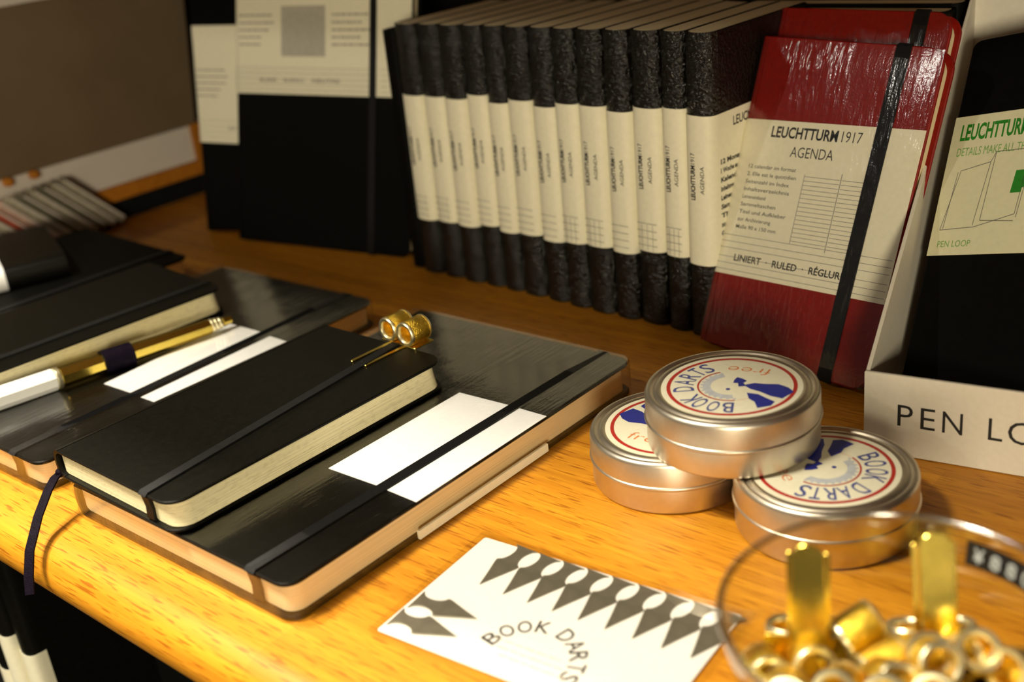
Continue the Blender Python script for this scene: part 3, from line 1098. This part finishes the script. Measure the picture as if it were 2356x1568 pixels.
def clip_meshes():
    if clip_parts:
        return clip_parts
    tubes, rims = [], []
    for x in (-6.3, 6.3):
        tubes.append(lath_y([(4.2, 0.4), (5.8, 0.4), (6.1, 0.8), (6.1, 10.6), (5.8, 11.0), (4.2, 11.0), (4.2, 6.2), (0.02, 6.2), (0.02, 5.2), (4.2, 5.2)], x, 6.6).data('tube', M['knurl'], 40))
        rims.append(lath_y([(3.9, 0.2), (4.5, -0.7), (5.6, -0.8), (6.15, -0.2), (6.15, 0.5), (4.6, 0.8), (3.9, 0.7)], x, 6.6).data('tube_rim', M['bright_gold'], 50))
        rims.append(lath_y([(3.9, 11.2), (4.5, 12.1), (5.6, 12.2), (6.15, 11.6), (6.15, 10.9), (4.6, 10.6), (3.9, 10.7)], x, 6.6).data('tube_rim', M['bright_gold'], 50))
    clip_parts['tube'] = tubes
    clip_parts['tube_rim'] = rims
    b = MB()
    b.prism(rrect(-12.4, 12.4, -0.4, 12.0, 1.0, 3), 0, 0.7, 0.15)
    for x in (-6.3, 6.3):
        b.box(x - 2.6, x + 2.6, 0.4, 9.0, 0.6, 1.5)
    b.box(-3.4, 3.4, 9.4, 10.1, -2.0, 0.6)
    clip_parts['base_plate'] = [b.data('base_plate', M['gold'], 30)]
    pr = []
    for x in (-4.9, 4.9):
        q = MB().prism(rrect(x - 0.95, x + 0.95, -25.5, 0.6, 0.9, 4), 0.02, 0.62, 0.12)
        pr.append(q.data('prong', M['gold'], 30))
    clip_parts['prong'] = pr
    tg_ = MB().prism(rrect(-4.4, 4.4, -29, 10.1, (4.3, 0.5, 0.5, 4.3), 6), -2.75, -2.05, 0.15)
    clip_parts['tongue'] = [tg_.data('tongue', M['gold'], 30)]
    return clip_parts


def gold_clip(label, m4, group):
    c = thing('pen_clip', label, 'clip', m4, group)
    for nm, ms in clip_meshes().items():
        for me in ms:
            obj(nm, me, None, c)
    return c


gold_clip('gold twin-barrel pen clip slid over the back edge of the pocket notebook cover', place(-90.4, 147.6, zB + 14.05, -0.05), 'gold pen clips')

# ------------------------------------------------------------------ pen in its loop
ax0, ax1 = Vector((-248.4, 20.0, TC + 6.6)), Vector((-225.8, 143.0, TC + 5.4))
d = (ax1 - ax0).normalized()
pm = frame(ax0, (d.y, -d.x, 0), d)          # local y along the pen
pen = thing('gold_pen', 'gold eight-sided pen with white cap, held in a dark loop', 'pen', pm)


def bar8(y0, y1, r0, r1, n=8):
    m = Matrix(((1, 0, 0, 0), (0, 0, 1, 0), (0, -1, 0, 0), (0, 0, 0, 1)))
    return MB().lathe([(r0 - 0.4, y0), (r0, y0 + 0.5), (r1, y1 - 0.5), (r1 - 0.4, y1)], n, m @ Matrix.Rotation(PI / 8, 4, 'Z'))


obj('cap', bar8(-42, 30, 6.0, 5.7), M['white_plastic'], pen, 20)
obj('cap_ring', bar8(30.05, 32.5, 5.8, 5.8, 24), M['bright_gold'], pen, 20)
obj('barrel', bar8(32.55, 116, 5.5, 4.3), M['gold'], pen, 20)
for k in range(3):
    obj('end_ring', bar8(116.05 + k * 2.4, 118.0 + k * 2.4, 3.9 - 0.3 * k, 3.9 - 0.3 * k, 24), M['bright_gold'], pen, 30)
obj('push_button', bar8(123.3, 129, 2.4, 2.2, 16), M['gold'], pen, 30)
# the loop belongs to notebook D
Di = mD.inverted()
lm_ = Di @ pm @ Matrix(((1, 0, 0, 0), (0, 0, 1, 0), (0, -1, 0, 0), (0, 0, 0, 1)))
lo = MB().lathe([(5.6, 55), (6.3, 55), (6.1, 71), (5.4, 71)], 24, lm_, closed=True)
a_ = Di @ (pm @ Vector((0, 63.5, 0)))
lo.box(-4.0, a_.x - 4.6, a_.y - 8.5, a_.y + 8.5, a_.z - 3.2, a_.z - 2.4)
obj('pen_loop', lo, M['purple'], D, 40)

# ------------------------------------------------------------------ clear bowl of clips
bx, by = 199.0, 50.0
bowl = thing('acrylic_bowl', 'clear acrylic bowl full of gold clips at the near right corner of the table', 'bowl', place(bx, by, 0.3))
prof_o = [(0.01, 0), (30, 0), (33, 1.5), (37, 12), (42, 30), (46.6, 53.0)]
prof_i = [(45.2, 53.0), (40.6, 30), (35.6, 12.5), (32, 3.0), (29, 1.9), (0.01, 1.9)]
obj('bowl_wall', MB().lathe(prof_o + prof_i, 96), M['acrylic'], bowl, 40)
obj('bowl_rim', MB().lathe([(45.9 + 1.15 * math.cos(a), 53.9 + 1.15 * math.sin(a)) for a in [2 * PI * k / 10 for k in range(10)]], 96, None, True), M['acrylic_rim'], bowl, 60)
# embossed tape on the inner far wall
tp = MB()
tpl = MB()
tri = MB()


def on_wall(a, z, off):
    r = 40.6 + (45.2 - 40.6) * (z - 30) / 23 - off
    return (r * math.cos(a), r * math.sin(a), z)


na = 10
a0_, a1_ = 1.55, 0.85
vs = []
for k in range(na + 1):
    a = a0_ + (a1_ - a0_) * k / na
    vs += [on_wall(a, 43.2, 0.3), on_wall(a, 50.6, 0.3)]
tp.add(vs, [(2 * k, 2 * k + 2, 2 * k + 3, 2 * k + 1) for k in range(na)])
tpo = obj('price_tape', tp, M['dymo'], bowl, 60)
for ch, a in zip('¥880', [1.465, 1.35, 1.235, 1.12]):
    p = Vector(on_wall(a, 44.7, 0.5))
    p2 = Vector(on_wall(a, 49.2, 0.5))
    upv = (p2 - p).normalized()
    rtv = Vector((math.sin(a), -math.cos(a), 0))
    write(tpl, ch, p, rtv, upv, 4.3, 3.1, 'C', 0.03)
obj('price_lettering', tpl, M['dymo_white'], tpo, None)

UPT = Matrix.Rotation(-PI / 2, 4, 'X')       # prongs and tongue point up
heap = []
# (x, y, z, yaw, tilt, roll, tongue_up)
heap += [(172.5, 52.0, 31.0, 0.50, -1.74, 0.06, 'gold clip with tongue standing upright in the bowl, the one nearer the card'),
         (200.5, 70.5, 31.0, 0.62, -1.88, -0.02, 'gold clip with tongue standing upright in the bowl, the one nearer the price tape'),
         (171.0, 42.0, 27.0, 0.75, -0.35, 0.1, 'gold clip at the heap edge with rings facing out, below the tongue nearer the card'),
         (183.0, 31.0, 29.0, 0.50, -0.45, -0.2, 'gold clip at the front edge of the heap, rings facing the table edge'),
         (203.0, 49.0, 34.0, 0.9, -0.55, 0.2, 'gold clip lying crosswise on top of the heap'),
         (187.5, 56.0, 31.0, 2.6, -0.3, 0.3, 'gold clip between the two standing tongues'),
         (219.0, 67.0, 31.0, -0.3, -0.5, 0.2, 'gold clip against the bowl wall under the price tape'),
         (216.0, 47.0, 31.0, 0.3, -0.6, -0.2, 'gold clip in the heap, second from the price tape'),
         (196.0, 37.0, 33.0, 0.2, -0.5, 0.15, 'gold clip in the front half of the heap, rings turned to the table edge'),
         (209.0, 60.0, 33.0, 0.7, -0.9, 0.0, 'gold clip with steeply raised rings in the middle of the heap')]
low = random.Random(12)
LOW = ['against the wall side facing away from the card', 'under the clip beneath the price tape', 'below the tongue nearer the price tape', 'on the tins side', 'between tins side and card side',
       'below the tongue nearer the card', 'against the card side', 'on the table edge side', 'at the open front of the heap']
for k in range(9):
    a = 2 * PI * k / 9
    r = 17 if k % 2 else 13
    heap.append((bx + r * math.cos(a), by + r * math.sin(a), 9 + 5 * (k % 2), a - PI / 2 + low.uniform(-0.25, 0.25), low.uniform(0.0, 0.25), low.uniform(-0.3, 0.3), 'gold clip low in the bowl heap, ' + LOW[k]))
for x, y, z, yaw, tilt, roll, lab in heap:
    if 'tongue standing' not in lab and 'low in' not in lab:
        yaw, tilt = yaw + PI, -tilt
    m = place(x, y, z, yaw) @ Matrix.Rotation(tilt, 4, 'X') @ Matrix.Rotation(roll, 4, 'Y') @ Matrix.Translation((0, -4, -4))
    gold_clip(lab, m, 'gold clips in the bowl')

# ------------------------------------------------------------------ far left stand and slim cases
st = thing('display_stand', 'low wood-railed stand with a white strip and a tall brown board behind the table end', 'stand', place(-545, 0, 0))
obj('base_board', MB().box(-40, -0.5, -120, 470, -28, 15.8), M['black_board'], st)
obj('rail', MB().box(-22, 0, -120, 366, 16, 27.6), M['rail_wood'], st)
obj('end_post', MB().box(-22, -0.2, 355.5, 370, 27.8, 58), M['rail_wood'], st)
obj('white_strip', MB().box(-9, -3, -120, 355, 27.8, 57), M['white_board'], st)
bb = MB().prism([(-120, 57.2), (362, 57.2), (379, 176), (-120, 176)], 0, 6, 0.4, frame((-9, 0, 0), (0, 1, 0), (0, 0, 1)))
obj('brown_board', bb, M['brown_board'], st)
obj('top_ledge', MB().box(-10, -2, -120, 379, 176.2, 200), M['white_board'], st)
for y in (191, 212):
    obj('peg', MB().lathe([(3.4, 0), (3.8, 1), (3.2, 5), (0.01, 5.6)], 16, frame((-3, y, 55), (0, 1, 0), (0, 0, 1))), M['rail_wood'], st)

CC = ['case_grey', 'case_grey', 'case_dark', 'case_grey', 'case_dark', 'case_grey', 'case_pink', 'case_red', 'case_grey', 'case_dark', 'case_grey']
CL = ['slim grey case at the open end of the leaning row', 'second slim grey case from the open end of the leaning row', 'slim dark case third from the open end', 'slim grey case between two dark ones',
      'slim dark case fifth from the open end', 'slim grey case beside the pink one', 'slim pinkish case in the leaning row', 'slim red case in the leaning row', 'slim grey case just past the red one',
      'slim dark case past the red one', 'slim grey case farthest from the open end']
for k in range(11):
    y = 270.0 - k * 9.6
    up = Vector((0, -0.70, 0.71)).normalized()
    s = thing('slim_case', CL[k], 'case', frame((-531.0 + 0.24 * k * 9.6, y, 6.3), (1, 0, 0), up), 'slim cases leaning on the stand')
    obj('case_body', MB().prism(rrect(-12, 0, 0, 60, 0.8, 3), 0, 6.0, 0.4), M[CC[k]], s)
    obj('case_edge', MB().box(0.02, 0.4, 1, 59, 0.9, 2.2), M['white_board'], s)

# ------------------------------------------------------------------ notebooks on the shelf under the table
for k, (x, y, bt) in enumerate([(-243.0, -5, -117.5), (-259.0, -8, -110.0), (-276.0, -7, -140)]):
    m = frame((x - 14.0, y + 140, -255.6), (0, 1, 0), (0, 0, 1))
    nb = notebook('notebook', ['black notebook with a white spine band on the shelf below the table edge', 'black notebook with a higher pale band, second on the shelf below',
                               'black notebook with a low pale band, third on the shelf below'][k], 'notebook', m, 140, 212, 14.0, M['leather'], M['page_dim'],
                  group='notebooks on the lower shelf', elastic=None, rc=5, rx=6)
    obj('paper_band', wrap(140, 14.0, 6, 40, 255.6 + bt, 0.12, 0.25, -131.0), M['cream'], nb)
